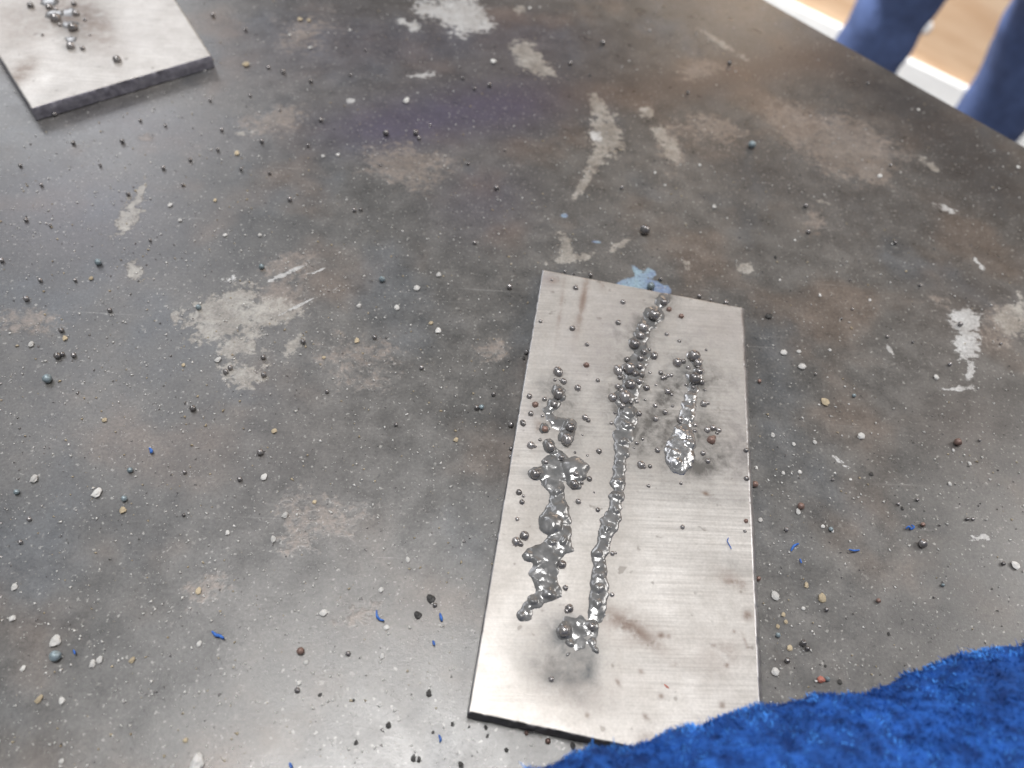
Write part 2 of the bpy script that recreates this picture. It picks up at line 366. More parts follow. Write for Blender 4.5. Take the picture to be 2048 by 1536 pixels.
# ------------------------------------------------------------------ steel plates
def plate_mesh(corners, inset, nu, nv, patches, seed, z):
    """corners TL TR BR BL (world, top outline); inset: chamfer width left, right, back, front"""
    c = [np.array(p[:2]) for p in corners]; cen = sum(c) / 4
    il, ir, ib, if_ = inset
    W = np.linalg.norm(c[1] - c[0]); L = np.linalg.norm(c[3] - c[0])
    def bil(s, t): return ((1 - s) * (1 - t))[..., None] * c[0] + (s * (1 - t))[..., None] * c[1] + (s * t)[..., None] * c[2] + ((1 - s) * t)[..., None] * c[3]
    S_, T_ = np.meshgrid(np.linspace(il / W, 1 - ir / W, nu + 1), np.linspace(ib / L, 1 - if_ / L, nv + 1), indexing='ij')
    top = bil(S_, T_)
    id_ = np.arange((nu + 1) * (nv + 1)).reshape(nu + 1, nv + 1)
    q = np.stack([id_[:-1, :-1], id_[:-1, 1:], id_[1:, 1:], id_[1:, :-1]], -1).reshape(-1, 4)
    # boundary loop (same winding as the quads)
    loop = np.concatenate([id_[0, :-1], id_[:-1, -1], id_[-1, :0:-1], id_[:0:-1, 0]])
    side = np.concatenate([np.full(nv, 0), np.full(nu, 3), np.full(nv, 1), np.full(nu, 2)])
    tp = top.reshape(-1, 2)
    V = [np.column_stack([tp - cen, np.full(len(tp), PT)])]
    lp = tp[loop]
    s2 = np.clip((S_.ravel()[loop] - il / W) / (1 - il / W - ir / W), 0, 1); t2 = np.clip((T_.ravel()[loop] - ib / L) / (1 - ib / L - if_ / L), 0, 1)
    outer = bil(s2, t2)
    par = np.arange(len(loop)) * (2 * (W + L) / len(loop)) * 1000
    rg = (fbm(par * 0.9, par * 0 + seed, 4, seed) - 0.5)
    chip = np.maximum(0, fbm(par * 0.5, par * 0 + 3.3, 3, seed + 9) - 0.56)
    cut = np.where(side >= 2, 1.0, 0.25)
    ocen = outer - cen; dirn = (outer - lp); dirn /= np.linalg.norm(dirn, axis=1)[:, None] + 1e-9
    chz = np.array([0.0003, 0.0007, 0.0003, 0.00025])[side]
    r1 = ocen + dirn * (rg * 0.0011 * cut)[:, None] - dirn * (chip * 0.003 * cut)[:, None]
    V.append(np.column_stack([r1, PT - chz - chip * 0.004 * cut]))
    r2 = ocen + dirn * ((fbm(par * 0.6, par * 0 + 7, 4, seed + 3) - 0.5) * 0.0006 * cut)[:, None]
    V.append(np.column_stack([r2, np.full(len(loop), PT * 0.45)]))
    r3 = ocen + dirn * ((fbm(par * 0.6, par * 0 + 17, 4, seed + 5) - 0.6) * 0.0006 * cut)[:, None]
    V.append(np.column_stack([r3, np.full(len(loop), 0.0001)]))
    n0 = len(tp); nl = len(loop); k = np.arange(nl); k1 = (k + 1) % nl
    rings = [loop, n0 + k, n0 + nl + k, n0 + 2 * nl + k]
    qs = []
    for a_, b_ in zip(rings[:-1], rings[1:]):
        qs.append(np.stack([a_[k], b_[k], b_[k1], a_[k1]], -1))
    Q = np.concatenate([q] + qs)
    V = np.concatenate(V)
    me = np_mesh('plate', V, Q)
    mi = np.zeros(len(Q), dtype=np.int32); nq = len(q)
    mi[nq:nq + nl] = np.where(side == 1, 1, np.where(side == 0, 1, 2)); mi[nq + nl:] = 2
    me.polygons.foreach_set('material_index', mi)
    X = V[:, 0] + cen[0]; Y = V[:, 1] + cen[1]
    set_attr(me, 'worn', np.stack([np.clip(field(X, Y, p_, z, True), 0, 0.95) for p_ in patches], -1))
    # check the winding
    a, b, d = V[q[0, 0]], V[q[0, 1]], V[q[0, 2]]
    if np.cross(b - a, d - a)[2] < 0: me.flip_normals()
    return me, cen

ZP = TZ + PT
C1 = [pix(1085, 540, ZP), pix(1490, 617, ZP), pix(1535, 1553, ZP), pix(935, 1425, ZP)]
soot = [(1115, 800, 70, 50, 80, .75), (1130, 850, 60, 44, 60, .6), (1265, 720, 110, 46, 110, .65), (1255, 800, 90, 50, 90, .55), (1370, 780, 110, 70, 100, .75), (1430, 860, 90, 70, 60, .55), (1310, 850, 80, 60, 60, .5), (1400, 930, 120, 50, 0, .45),
        (1110, 1010, 60, 60, 0, .3), (1310, 630, 60, 34, 110, .6), (1330, 600, 40, 26, 40, .6), (1235, 960, 90, 26, 95, .3), (1450, 780, 70, 110, 0, .3), (1130, 1290, 95, 55, 50, .55), (1090, 1330, 80, 46, 30, .5), (1300, 1330, 120, 40, 20, .18), (1180, 1400, 130, 40, 10, .2), (1470, 1130, 90, 20, 12, .4), (1430, 1000, 100, 16, 4, .3), (1220, 650, 140, 110, 0, .25), (1300, 900, 200, 140, 0, .25)]
brn = [(1166, 600, 70, 8, 100, .8), (1120, 625, 70, 5, 98, .45), (1205, 565, 16, 8, 90, .45), (1106, 562, 12, 8, 0, .5), (1268, 1262, 80, 16, 35, .55), (1300, 1490, 36, 26, 60, .5), (1495, 1232, 12, 10, 40, .85), (1470, 1165, 50, 16, 40, .4), (1076, 850, 12, 8, 70, .8), (1455, 1305, 30, 22, 0, .3),
       (1322, 1271, 7, 6, 0, .9), (1337, 1273, 6, 5, 0, .7), (1453, 1331, 7, 5, 50, .8), (1348, 1330, 7, 6, 0, .7), (1444, 1410, 7, 7, 0, .9), (1322, 1393, 6, 6, 0, .8), (1282, 1344, 7, 5, 40, .6), (1236, 1366, 10, 4, 60, .6), (1292, 1435, 9, 5, 50, .8), (1174, 1431, 5, 5, 0, .6), (1467, 1263, 5, 4, 0, .8), (1427, 1292, 6, 5, 0, .6), (1490, 1285, 20, 4, 70, .5),
       (1411, 988, 8, 4, 20, 1.0), (1465, 1165, 40, 8, 10, .4), (1250, 1250, 80, 34, 20, .4), (1150, 1380, 120, 50, 0, .2), (1420, 1320, 60, 60, 0, .2)]
tea = [(1150, 1300, 60, 28, 75, 1.2), (1165, 1330, 44, 28, 100, 1.0), (1140, 1275, 50, 34, 30, .8), (1120, 1355, 46, 18, -10, .6), (1380, 740, 30, 34, 80, .5), (1085, 770, 30, 20, 60, .25), (1060, 945, 20, 12, 0, .4)]
vio = [(1090, 560, 30, 20, 0, .6), (1440, 660, 70, 50, 0, .4), (1180, 700, 90, 80, 0, .35), (1480, 870, 40, 110, 0, .5), (1060, 840, 40, 60, 0, .25), (1260, 630, 120, 60, 0, .25), (1120, 1240, 50, 40, 0, .2)]
me, cen = plate_mesh(C1, (0.0003, 0.0012, 0.0002, 0.0002), 220, 440, (soot, brn, tea, vio), 2, ZP)
PL = empty('steel_plate', (cen[0], cen[1], TZ + 0.0002))
tag(PL, 'brushed steel practice plate with three weld beads beside the blue glove', 'steel plate', 'welded steel plates on the table')
for m_ in (MP, MCH, ME): me.materials.append(m_)
link('plate', me, PL)
POFF = np.array([cen[0], cen[1], TZ + 0.0002])

# weld beads: mounds of deposited metal, circles (u, v, radius px, height in mm)
def bead(name, circles, parent, off, z, mat, k=0.00035, seed=0, rough=0.10, label=None, step=0.00016):
    P = []
    for (u, v, r, h) in circles:
        p = pix(u, v, z); P.append((p[0], p[1], r * mm_px(p) * 1.06, h * 0.001))
    P = np.array(P)
    x0, x1 = (P[:, 0] - P[:, 2]).min() - .001, (P[:, 0] + P[:, 2]).max() + .001
    y0, y1 = (P[:, 1] - P[:, 2]).min() - .001, (P[:, 1] + P[:, 2]).max() + .001
    X, Y = np.meshgrid(np.arange(x0, x1, step), np.arange(y0, y1, step), indexing='ij')
    wx = (fbm(X * 500, Y * 500, 2, seed) - .5) * 0.0013; wy = (fbm(X * 500 + 9, Y * 500 + 4, 2, seed + 5) - .5) * 0.0013
    acc = np.zeros(X.shape)
    for (cx, cy, r, h) in P:
        d = np.hypot(X + wx - cx, Y + wy - cy) / r
        hh = np.where(d < 1, h * np.sqrt(np.maximum(0, 1 - d * d)), -(d - 1) * r * 1.2)
        acc += np.exp(np.clip(hh, -0.003, 0.01) / k)
    H = k * np.log(acc + 1e-12)
    H = H + (fbm(X * 1500, Y * 1500, 3, seed + 2) - .5) * 0.00004 * rough * 10 * np.clip(H / 0.0006, 0, 1)
    keep = H > -0.00035
    H = np.maximum(H, -0.0009)
    id_ = np.arange(X.size).reshape(X.shape)
    kq = keep[:-1, :-1] | keep[1:, :-1] | keep[1:, 1:] | keep[:-1, 1:]
    q = np.stack([id_[:-1, :-1], id_[1:, :-1], id_[1:, 1:], id_[:-1, 1:]], -1)[kq]
    used, inv = np.unique(q, return_inverse=True)
    V = np.stack([X - off[0], Y - off[1], H + (z - off[2])], -1).reshape(-1, 3)[used]
    m_ = np_mesh(name, V, inv.reshape(-1, 4))
    o = link(name, m_, parent, mat=mat)
    if label: o['label'] = label
    return lambda x, y: float(H[int(np.clip((x - x0) / step, 0, X.shape[0] - 1)), int(np.clip((y - y0) / step, 0, X.shape[1] - 1))]) if x0 < x < x1 and y0 < y < y1 else -1.0

HB = []
HB.append(bead('weld_bead', [(1330, 596, 13, .5), (1322, 606, 14, .8), (1309, 630, 22, .6), (1309, 630, 14, 1.5), (1295, 648, 16, .5), (1287, 657, 16, .8), (1282, 673, 17, .8), (1276, 690, 20, .8), (1285, 708, 17, .6), (1274, 725, 22, .7), (1264, 742, 23, .8), (1266, 765, 22, .8),
    (1256, 785, 22, .8), (1246, 800, 22, .9), (1256, 828, 21, .8), (1256, 828, 12, 1.5), (1250, 845, 22, .7), (1252, 853, 10, 1.3), (1245, 872, 21, .7), (1244, 886, 9, 1.4), (1242, 895, 17, .7), (1242, 910, 14, .7), (1240, 925, 14, .7), (1238, 940, 15, .7), (1237, 955, 15, .75), (1237, 966, 7, 1.2), (1236, 972, 15, .7), (1235, 994, 15, .75), (1235, 996, 8, 1.35),
    (1231, 1012, 15, .7), (1230, 1022, 7, 1.2), (1226, 1032, 16, .7), (1218, 1048, 17, .7), (1212, 1062, 16, .7), (1211, 1062, 6, 1.1), (1208, 1078, 13, .6), (1204, 1092, 13, .6), (1200, 1105, 17, .8), (1198, 1107, 9, 1.5), (1201, 1125, 14, .6), (1200, 1140, 15, .6), (1200, 1155, 16, .7), (1203, 1155, 7, 1.2), (1199, 1170, 19, .7), (1197, 1180, 9, 1.4), (1197, 1195, 20, .6), (1194, 1210, 20, .6), (1193, 1210, 9, 1.2), (1192, 1230, 18, .4)],
    PL, POFF, ZP, MW, seed=1, label='long thin grey weld bead running down the middle of the plate'))
HB.append(bead('weld_bead', [(1117, 782, 12, 1.2), (1122, 795, 11, 1.1), (1108, 808, 14, .9), (1095, 820, 10, .4), (1100, 836, 12, .4), (1090, 858, 10, .9), (1118, 848, 18, .4), (1141, 853, 15, 1.5), (1133, 876, 15, 1.3), (1138, 864, 14, 1.0), (1099, 890, 14, 1.1), (1104, 901, 11, 1.0), (1114, 908, 10, .6), (1123, 916, 11, .9), (1092, 925, 10, .6), (1100, 925, 16, .5), (1112, 940, 24, .5), (1085, 945, 16, .5), (1070, 948, 15, .9), (1130, 945, 20, .5), (1150, 938, 26, 1.9), (1150, 944, 24, 1.2), (1147, 968, 13, 1.0), (1100, 962, 20, .5), (1110, 975, 20, .55), (1115, 985, 9, 1.2), (1113, 995, 16, .5),
    (1117, 1012, 20, .6), (1122, 1022, 18, 1.2), (1112, 1030, 26, .6), (1106, 1045, 27, .8), (1105, 1050, 21, 1.9), (1130, 1040, 14, .5), (1120, 1065, 24, .6), (1118, 1080, 25, .55), (1103, 1087, 7, 1.3), (1125, 1085, 9, 1.3), (1133, 1098, 13, .5), (1105, 1100, 25, .55), (1085, 1107, 22, .6), (1066, 1113, 18, .6), (1056, 1114, 11, 1.1), (1072, 1124, 8, 1.0), (1090, 1125, 24, .55), (1080, 1145, 20, .55), (1098, 1145, 20, .5), (1078, 1165, 14, .5), (1095, 1170, 18, .5), (1090, 1188, 20, .55), (1098, 1190, 12, 1.4), (1112, 1185, 14, .5), (1068, 1203, 15, .6), (1064, 1203, 9, 1.3), (1055, 1218, 14, .55), (1046, 1233, 13, .55), (1044, 1238, 6, .8)],
    PL, POFF, ZP, MW, seed=4, rough=.13, label='wide lumpy weld bead of merged blobs along the left of the plate'))
HB.append(bead('weld_bead', [(1384, 712, 13, .7), (1396, 726, 12, .8), (1398, 744, 12, .8), (1388, 757, 16, 1.0), (1386, 778, 13, .5), (1382, 795, 14, 1.0), (1380, 812, 16, .8), (1376, 828, 16, .9), (1372, 845, 15, .7), (1367, 868, 21, 1.0), (1364, 885, 27, 1.1), (1360, 903, 30, 1.2), (1357, 920, 27, 1.1), (1354, 932, 18, .8), (1366, 873, 14, 1.6), (1378, 893, 12, 1.8), (1345, 912, 10, 1.8), (1352, 930, 10, 1.6), (1376, 880, 8, 1.8)],
    PL, POFF, ZP, MW2, seed=7, k=.0004, rough=.32, label='short silver weld bead ending in a rough crater'))
HB.append(bead('weld_bead', [(1135, 1248, 15, .35), (1129, 1262, 15, 1.2), (1160, 1258, 18, .22), (1183, 1252, 13, .7), (1185, 1268, 14, .22), (1150, 1280, 20, .2), (1138, 1285, 7, .7), (1182, 1286, 9, .6), (1189, 1300, 8, .7), (1165, 1298, 18, .16), (1135, 1310, 5, .5), (1160, 1235, 14, .2)],
    PL, POFF, ZP, MW, k=.00022, seed=12, rough=.2, label='dark patch of weld metal at the bottom end of the middle bead'))
def bead_h(p):
    return max([0.0] + [f(p[0], p[1]) for f in HB])

# spatter meshes shared by all balls
def ball_mesh(name, sub, amp, fr, seed, mat, squash=1.0):
    bm = bmesh.new(); bmesh.ops.create_icosphere(bm, subdivisions=sub, radius=1.0)
    for v in bm.verts:
        n = mnoise.noise(v.co * fr + Vector((seed * 7.1, seed * 3.3, 1))) + 0.5 * mnoise.noise(v.co * fr * 2.3 + Vector((seed, 5, 2)))
        v.co *= 1 + amp * n
        v.co.z *= squash
    m_ = bpy.data.meshes.new(name); bm.to_mesh(m_); bm.free(); m_.materials.append(mat)
    return m_
def variants(name, mat, sub=3, amp=.12, fr=1.3, n=4, squash=1.0, smooth=True):
    L = []
    for i in range(n):
        m_ = ball_mesh(name, sub, amp, fr, i + 1, mat, squash)
        if smooth: m_.shade_smooth()
        else: m_.shade_flat()
        L.append(m_)
    return L
BALL = variants('spatter_ball', MB); BALLR = variants('rusty_ball', MBR); BALLB = variants('blued_ball', MBB)
CHW = variants('pale_chip', MWH, 2, .45, 1.2, 4, .6, False); CHT = variants('tan_chip', MTN, 2, .45, 1.2, 4, .55, False)
CHR = variants('red_chip', MRD, 2, .3, 1.2, 2, .7, False); CHD = variants('scale_chip', MDK, 2, .5, 1.3, 3, .5, False)

def put_ball(name, u, v, d, z, meshes, parent=None, off=(0, 0, 0), sink=0.62, elong=1.0, extra=0.0, flat=1.0):
    p = pix(u, v, z); s = mm_px(p); r = 0.5 * d * s
    h = extra
    p = pix(u, v, z + h + r * sink)
    o = bpy.data.objects.new(name, random.choice(meshes)); COL.objects.link(o)
    o.location = (p[0] - off[0], p[1] - off[1], p[2] - off[2])
    a = random.uniform(0, 6.28)
    o.rotation_euler = (0, 0, a) if elong == 1.0 else (0, 0, random.uniform(1.2, 2.0))
    o.scale = (r * elong, r, r * flat)
    if parent: o.parent = parent
    return o

PB = """1103.6 560 6;1151.4 575.7 11;1246 604 11;1236.4 645 12;1144.6 656.7 12;1081 643 8;1174 689 9;1173 730 12 r;1308.7 629.4 24;1287 654.8 21;1281 671.4 18;1269.6 688 22;1288 704.6 14;1308.7 711.4 15 e;1254 719 13;
1281.3 717 14;1258.9 736.8 26;1236.4 740.7 19 e;1279.4 733 13;1283 749.5 12;1278.4 763 14;1260.8 769 22;1235.4 773 13;1293 775.9 14;1225.7 795.4 19;1250 793.4 24 e;1273.5 803.2 9;1310.6 811 10;1195.4 761 9;1116.3 743.6 19 e;1127 763 14;1117 787.6 20 e;1155.4 775.9 14;
1058.7 792.5 12;1070.4 809 13 r;1089 798.3 10;1108.5 809 15;1362.6 632.3 11 r;1338.2 618.6 11 r;1327.4 604 15;1333.3 668.4 9;1358.7 682 8;1388 711.4 25;1354.8 725 20;1366.5 723 11;1395.8 726 17;1398.7 742.7 16;1390 756.3 24;1402.6 764 15;1386 775 8;1321.6 745.6 11;1329.4 754.4 12;1336 751.4 9;1342.7 750.5 9;1325.5 756 11;
1335 782.7 13;1343.4 789 8;1407.5 808 15;1416 806 8;1061.6 827.3 12;1046 846 12 e;1085 832 7;1090 857.6 13 r;1140.7 854.7 20;1133.9 878 21 e;1170 835 13;1177 841 9;1100.7 892.8 18 e;1061.6 890.8 16;1069.5 893 8;1123 915 12;1198.3 902.5 12;1174.9 911 6;1091.9 924 10;1070.4 947.5 20;1078 945.5 9;1148.5 968 18;1178.8 958 12;1164 965 8;
1038 984.6 13;1047 992.4 7;1044 1004 11;1156.3 1003 12;1195.4 1019.7 10;1034.3 1038.3 9;1032.3 1083 19;1041 1088 12;1049 1071.5 20;1278.4 827.3 12;1222.7 846 8;1285.2 878 7;1273.5 886 9;1267.7 895.7 5;1282.3 930 17;1288 934 9;1300 932.8 9;1297 971.9 8;1329.9 824.4 11;1311.3 838 12;1360 839 14;1390.4 849.8 9;1389.5 861.5 8;1414.8 859.6 14;1425.6 855.7 13;1437.3 860.5 11;1434 866 8;
1422.7 880 18 r;1427 875 10 r;1406 906.4 11;1415.8 922 11;1315 900.6 12;1362 967 7;1365 1054 10;1492 900.6 11;1493 957 11;1492 1042 9 r;1490 1062.7 7;1124 1128.8 18;1131 1175.7 12;1138.7 1216.7 18;1134 1222 11;1129 1261.6 24;1183.7 1252.9 17;1224.7 1107.3 10;1231 1106 6;1223.7 1189.4 10;1102.6 1358.3 12;1110 760 8;1152 948 12;1240 755 11;1270 748 14;1299 699 8;1245 812 13;1243 780 10;1262 805 9;1230 826 7;1300 745 7;1312 770 6;1290 800 6;1345 812 7;1412 700 6;1377 735 10;1372 770 7;1410 780 6;1080 880 7;1120 760 6;1165 870 5;1150 905 6;1188 985 5"""
nb_ball = 0
for tok in PB.replace('\n', '').split(';'):
    q = tok.split(); u, v, d = map(float, q[:3]); fl = q[3] if len(q) > 3 else ''
    h = bead_h(pix(u, v, ZP))
    put_ball('spatter_ball', u, v, d * 0.98, ZP, BALLR if fl == 'r' else BALL, PL, POFF, sink=0.55 if d < 14 else 0.42, elong=1.3 if fl == 'e' else 1.0, extra=h * 0.7, flat=0.92)

# second plate, further along the table
q0, q1 = pix(62, 218, ZP), pix(424, 112, ZP)          # near edge
dl2 = pix(0, 118, ZP) - q0; dl2 /= np.linalg.norm(dl2)
dr2 = pix(352, 0, ZP) - q1; dr2 /= np.linalg.norm(dr2)
C2 = [q0 + dl2 * 0.118, q1 + dr2 * 0.118, q1, q0]
soot2 = [(150, 70, 70, 40, 60, .35), (150, 30, 60, 40, 0, .5), (60, 30, 50, 40, 0, .3), (100, 190, 50, 20, -30, .2), (200, 40, 60, 50, 0, .3)]
brn2 = [(45, 145, 36, 18, -40, .75), (130, 20, 70, 50, 50, .5), (200, 55, 60, 34, 60, .5), (20, 40, 40, 60, 0, .25), (70, 60, 60, 60, 0, .2)]
tea2 = [(140, 95, 14, 8, 0, .6), (110, 38, 20, 10, 30, .7), (145, 55, 16, 9, 0, .7)]
vio2 = [(300, 60, 80, 60, 0, .12), (220, 100, 80, 30, -20, .12)]
me, cen = plate_mesh(C2, (0.0004, 0.0004, 0.0002, 0.0002), 110, 200, (soot2, brn2, tea2, vio2), 21, ZP)
P2 = empty('steel_plate', (cen[0], cen[1], TZ + 0.0002))
tag(P2, 'pale steel plate with a brown scorch mark and few spatter balls, no long bead', 'steel plate', 'welded steel plates on the table')
for m_ in (MP2, MCH, ME2): me.materials.append(m_)
link('plate', me, P2)
O2 = np.array([cen[0], cen[1], TZ + 0.0002])
for u, v, d in ((61, 11, 13), (98, 14, 13), (110, 36, 20), (152, 27, 14), (112, 20, 10), (145, 55, 19), (141, 92, 16), (165, 97, 10), (234, 119, 16), (120, 50, 8), (148, 8, 10), (104, 32, 10), (170, 40, 7), (85, 70, 6), (180, 70, 5)):
    put_ball('spatter_ball', u, v, d, ZP, BALL, P2, O2, sink=0.55)
bead('weld_bead', [(100, 5, 18, .8), (108, 30, 16, .9), (140, 50, 15, .7), (142, 80, 12, .5), (138, 25, 16, .5), (90, -20, 20, 1), (80, -45, 20, 1), (70, -70, 20, .8)], P2, O2, ZP, MW, seed=31)

# ------------------------------------------------------------------ loose spatter, slag and lint on the table: every crumb is a thing
KIND = {
    '': (BALL, 'spatter_ball', 'small dark round steel spatter ball lying loose on the table', 'spatter ball', 'loose spatter balls on the table', .92, 1.0),
    'b': (BALLB, 'spatter_ball', 'bluish grey steel spatter ball lying loose on the table', 'spatter ball', 'bluish spatter balls on the table', .92, 1.0),
    'r': (BALLR, 'spatter_ball', 'rusty reddish brown spatter ball lying loose on the table', 'spatter ball', 'rusty spatter balls on the table', .92, 1.0),
    'w': (CHW, 'slag_crumb', 'whitish crumb of slag lying on the dark table', 'slag crumb', 'whitish slag crumbs on the table', .5, 1.0),
    't': (CHT, 'slag_crumb', 'cream to tan crumb of slag lying on the dark table', 'slag crumb', 'tan slag crumbs on the table', .5, 1.0),
    'k': (CHD, 'scale_flake', 'black flake of mill scale lying on the table', 'scale flake', 'black scale flakes on the table', .45, 1.0),
    'R': (CHR, 'slag_crumb', 'brick red crumb of slag on the table near the glove', 'slag crumb', None, .55, 1.0),
}
KINDL = {'': 'dark spatter ball', 'b': 'bluish spatter ball', 'r': 'rusty spatter ball', 'w': 'white slag crumb', 't': 'tan slag crumb', 'k': 'black scale flake', 'R': 'red crumb'}
TB = """146 285 8;244 282 9;435 299 7;380 319 8;326 335 8;443 259 7;482 338 7;82 369 7;109 228 9;425 29 8;491 59 7;365 369 6;492 128 13 t;474 306 9 t;537 134 7;566 143 9;621 162 8;641 239 9;772 266 12;831 265 11;838 276 8;979 170 9;949 177 6;926 156 6;616 290 7;646 312 7 w;676 309 8 w;523 282 8;539 346 7;993 375 10;936 327 6;813 200 12 w;987 122 11 w;
1206 85 10;1141 126 8;1459 125 8;1376 185 7;1504 289 15 b;1244 375 8;1060 16 6 w;1760 352 9 w;1736 166 6;1837 219 6 w;1781 330 6;2037 334 7 w;196 524 13 b;52 597 11;397 614 11 b;122 660 10;130 676 9 t;62 688 11 w;114 711 13;124 708 10;147 710 10;94 757 18 b;219 620 9;436 719 11 w;451 743 11;460 735 10;51 439 8;256 388 8;182 556 9 t;3 520 9;367 730 7 t;
579 398 9;708 420 8;721 419 7;523 533 11 b;764 558 12 b;949 485 8;1019 573 11;834 576 11 w;878 549 9 w;606 683 10;749 674 9;718 611 9 w;794 615 10 w;526 714 10;527 749 11;843 735 9;862 646 8 t;877 661 11 w;714 681 9 t;648 715 7 t;1290 459 20;1429 413 8 w;1612 411 9;1617 463 9;1791 485 8;1551 514 6 k;1840 570 6;1705 618 5;1683 637 5;1775 673 7;1826 684 6;1921 648 10;1900 728 8;1873 754 10 w;2002 687 6;1568 705 12 w;1605 733 14 w;1598 703 8 w;1631 748 6;
385 816 12;68 957 15 w;194 985 18 w;209 840 10 t;33 984 11 b;248 997 12 b;260 940 11 b;246 1020 12 t;479 958 10;58 1038 9;40 1084 9;369 944 8;455 1065 9 w;367 1030 7;953 815 10;963 814 10 b;987 788 9;520 904 13;792 849 8;548 862 9 t;912 879 10 t;528 954 12 w;570 1030 12 w;629 1004 8 t;547 1078 10 w;816 1119 8 w;654 783 8;1651 803 16 t;1708 791 8 b;1723 872 14 w;1916 884 15 r;1907 900 5 w;1940 927 7 w;1743 948 8 k;1900 968 7 w;1835 999 7;
1602 1012 14 r;1597 1023 9 w;1573 1059 9;1662 1058 9 b;1665 1062 6 w;1646 1053 8 w;1846 1087 17;1846 1049 9 r;1935 1038 7;1946 1038 7;2032 1130 16 w;2007 1127 8;1630 884 8 w;1588 888 7 w;1546 870 8 w;1600 944 7 w;1567 946 6 w;1797 1008 7;1805 1017 6 k;1666 959 6;1701 959 5 w;110 1312 22 b;111 1282 19 w;24 1237 12 w;185 1327 13 w;199 1320 12 w;264 1320 11 t;46 1336 10 w;78 1398 12 t;124 1401 11 w;395 1526 24 w;346 1532 9 w;397 1182 11 t;371 1481 10 t;123 1523 10 w;398 1288 9 w;29 1174 11 w;
773 1255 10 w;762 1180 9 w;601 1302 15 r;612 1325 9 w;696 1307 10;765 1312 9 w;594 1380 11;598 1366 9 w;647 1226 14 w;870 1210 9;862 1197 16 k;836 1230 14 k;707 1400 6 k;777 1451 11 k;858 1387 11 k;922 1530 10 k;1013 1500 8 k;827 1517 10 k;838 1519 9 k;712 1485 8 k;640 1390 7 k;972 1455 7 k;975 1472 6 k;905 1448 7 k;866 1465 6 k;1053 1466 9 r;1096 1482 11 r;1146 1492 10 k;1551 1192 14 w;1613 1170 9 t;1645 1196 15 t;1607 1217 7 w;1653 1219 9;1567 1229 9 t;1572 1244 8 t;1556 1253 7 t;1556 1270 10 b;1607 1286 13;1615 1297 10;1575 1321 11;1551 1344 14 w;1655 1358 10 b;1680 1364 9 k;1757 1201 9 r;1886 1170 7 b;1651 1332 5 k;1778 1268 6 k;1580 1296 11 t;1642 1359 15 R;
1302 572 16 b;1321 558 8;1538 632 14 k;1181 550 10;1130 543 6;1147 548 6;1399 592 9;1422 600 7;1452 605 10;1498 905 6 w;1510 968 13 r;1517 1157 10 r;1519 762 8 r;1513 935 6 w;1521 1040 8 w;1053 704 10;1022 849 11;1022 897 8;1021 913 8;1000 1076 8;1048 716 7 k;1880 1050 5;1960 880 6;1700 560 5;1660 700 6 w;1640 590 6 w;1590 480 5 w;1560 560 5 w;1740 600 5 w;1310 345 6 w;1400 330 6 w;1330 370 6 w;1180 150 5;1300 60 5 w;700 60 6 w;620 95 7 w;600 38 9 t;618 40 8 t;580 70 6 w;760 330 5;860 250 5;1010 300 5;450 470 7 w;520 470 7 w;340 410 8 w;360 440 7 w;430 400 7 t;300 480 6;150 560 7;80 560 8;100 450 6;40 330 7;200 330 6;280 240 6;330 250 6;420 200 6;500 190 6;560 220 5;700 150 6;730 100 5"""
SPOTS = [  # (u, v, reach, phrase): findable marks on and round the table
    (1290, 560, 60, 'at the blue burn mark behind the welded plate'), (490, 640, 150, 'on or beside the big cream worn patch'), (1670, 290, 170, 'on or beside the big brown worn patch'),
    (1930, 690, 110, 'beside the streaky white worn patch'), (910, 30, 130, 'beside the white worn patch'), (820, 330, 110, 'on or beside the pinkish worn patch'),
    (1210, 270, 120, 'beside the long cream smear behind the welded plate'), (930, 215, 200, 'on the purple tint'), (850, 1220, 90, 'among the black scale flakes beside the welded plate'), (550, 240, 80, 'beside the small pink stain')]
def seg_d(p, a, b):
    p, a, b = (np.array(x[:2]) for x in (p, a, b)); t_ = np.clip((p - a) @ (b - a) / ((b - a) @ (b - a)), 0, 1); return np.linalg.norm(p - a - t_ * (b - a))
def place(u, v):
    p = pix(u, v)
    for (su, sv, r, ph) in SPOTS:
        if math.hypot(u - su, (v - sv) * 1.3) < r * .75: return ph
    dd = [(seg_d(p, C1[0], C1[1]), 'at the far short edge of the welded plate'), (seg_d(p, C1[1], C1[2]), 'close to the long plate edge on the glove side'), (seg_d(p, C1[3], C1[0]), 'close to the long plate edge away from the glove'), (seg_d(p, C1[2], C1[3]), 'just in front of the short plate edge by the glove'),
          (seg_d(p, C2[2], C2[3]), 'close to the cut edge of the pale scorched plate'), (seg_d(p, C2[1], C2[2]), 'beside the long edge of the pale scorched plate'), (seg_d(p, s0_, s1_), 'next to the blue glove')]
    d_, ph = min(dd)
    if d_ < .016: return ph
    if (p - E0) @ eb < .03: return 'near the table edge by the standing person'
    for (su, sv, r, ph2) in SPOTS:
        if math.hypot(u - su, (v - sv) * 1.3) < r * 1.4: return 'a little way from ' + ph2.split(' the ', 1)[1].join(('the ', ''))
    if d_ < .035: return 'a short way from the ' + ph.split(' the ', 1)[1]
    return 'on open table between the two steel plates' if u < 1000 and v < 900 else ('on the pale glaring part of the table' if u < 1000 else 'on open dark table beyond the glove')
s0_, s1_ = pix(1240, 1490), pix(2048, 1287)
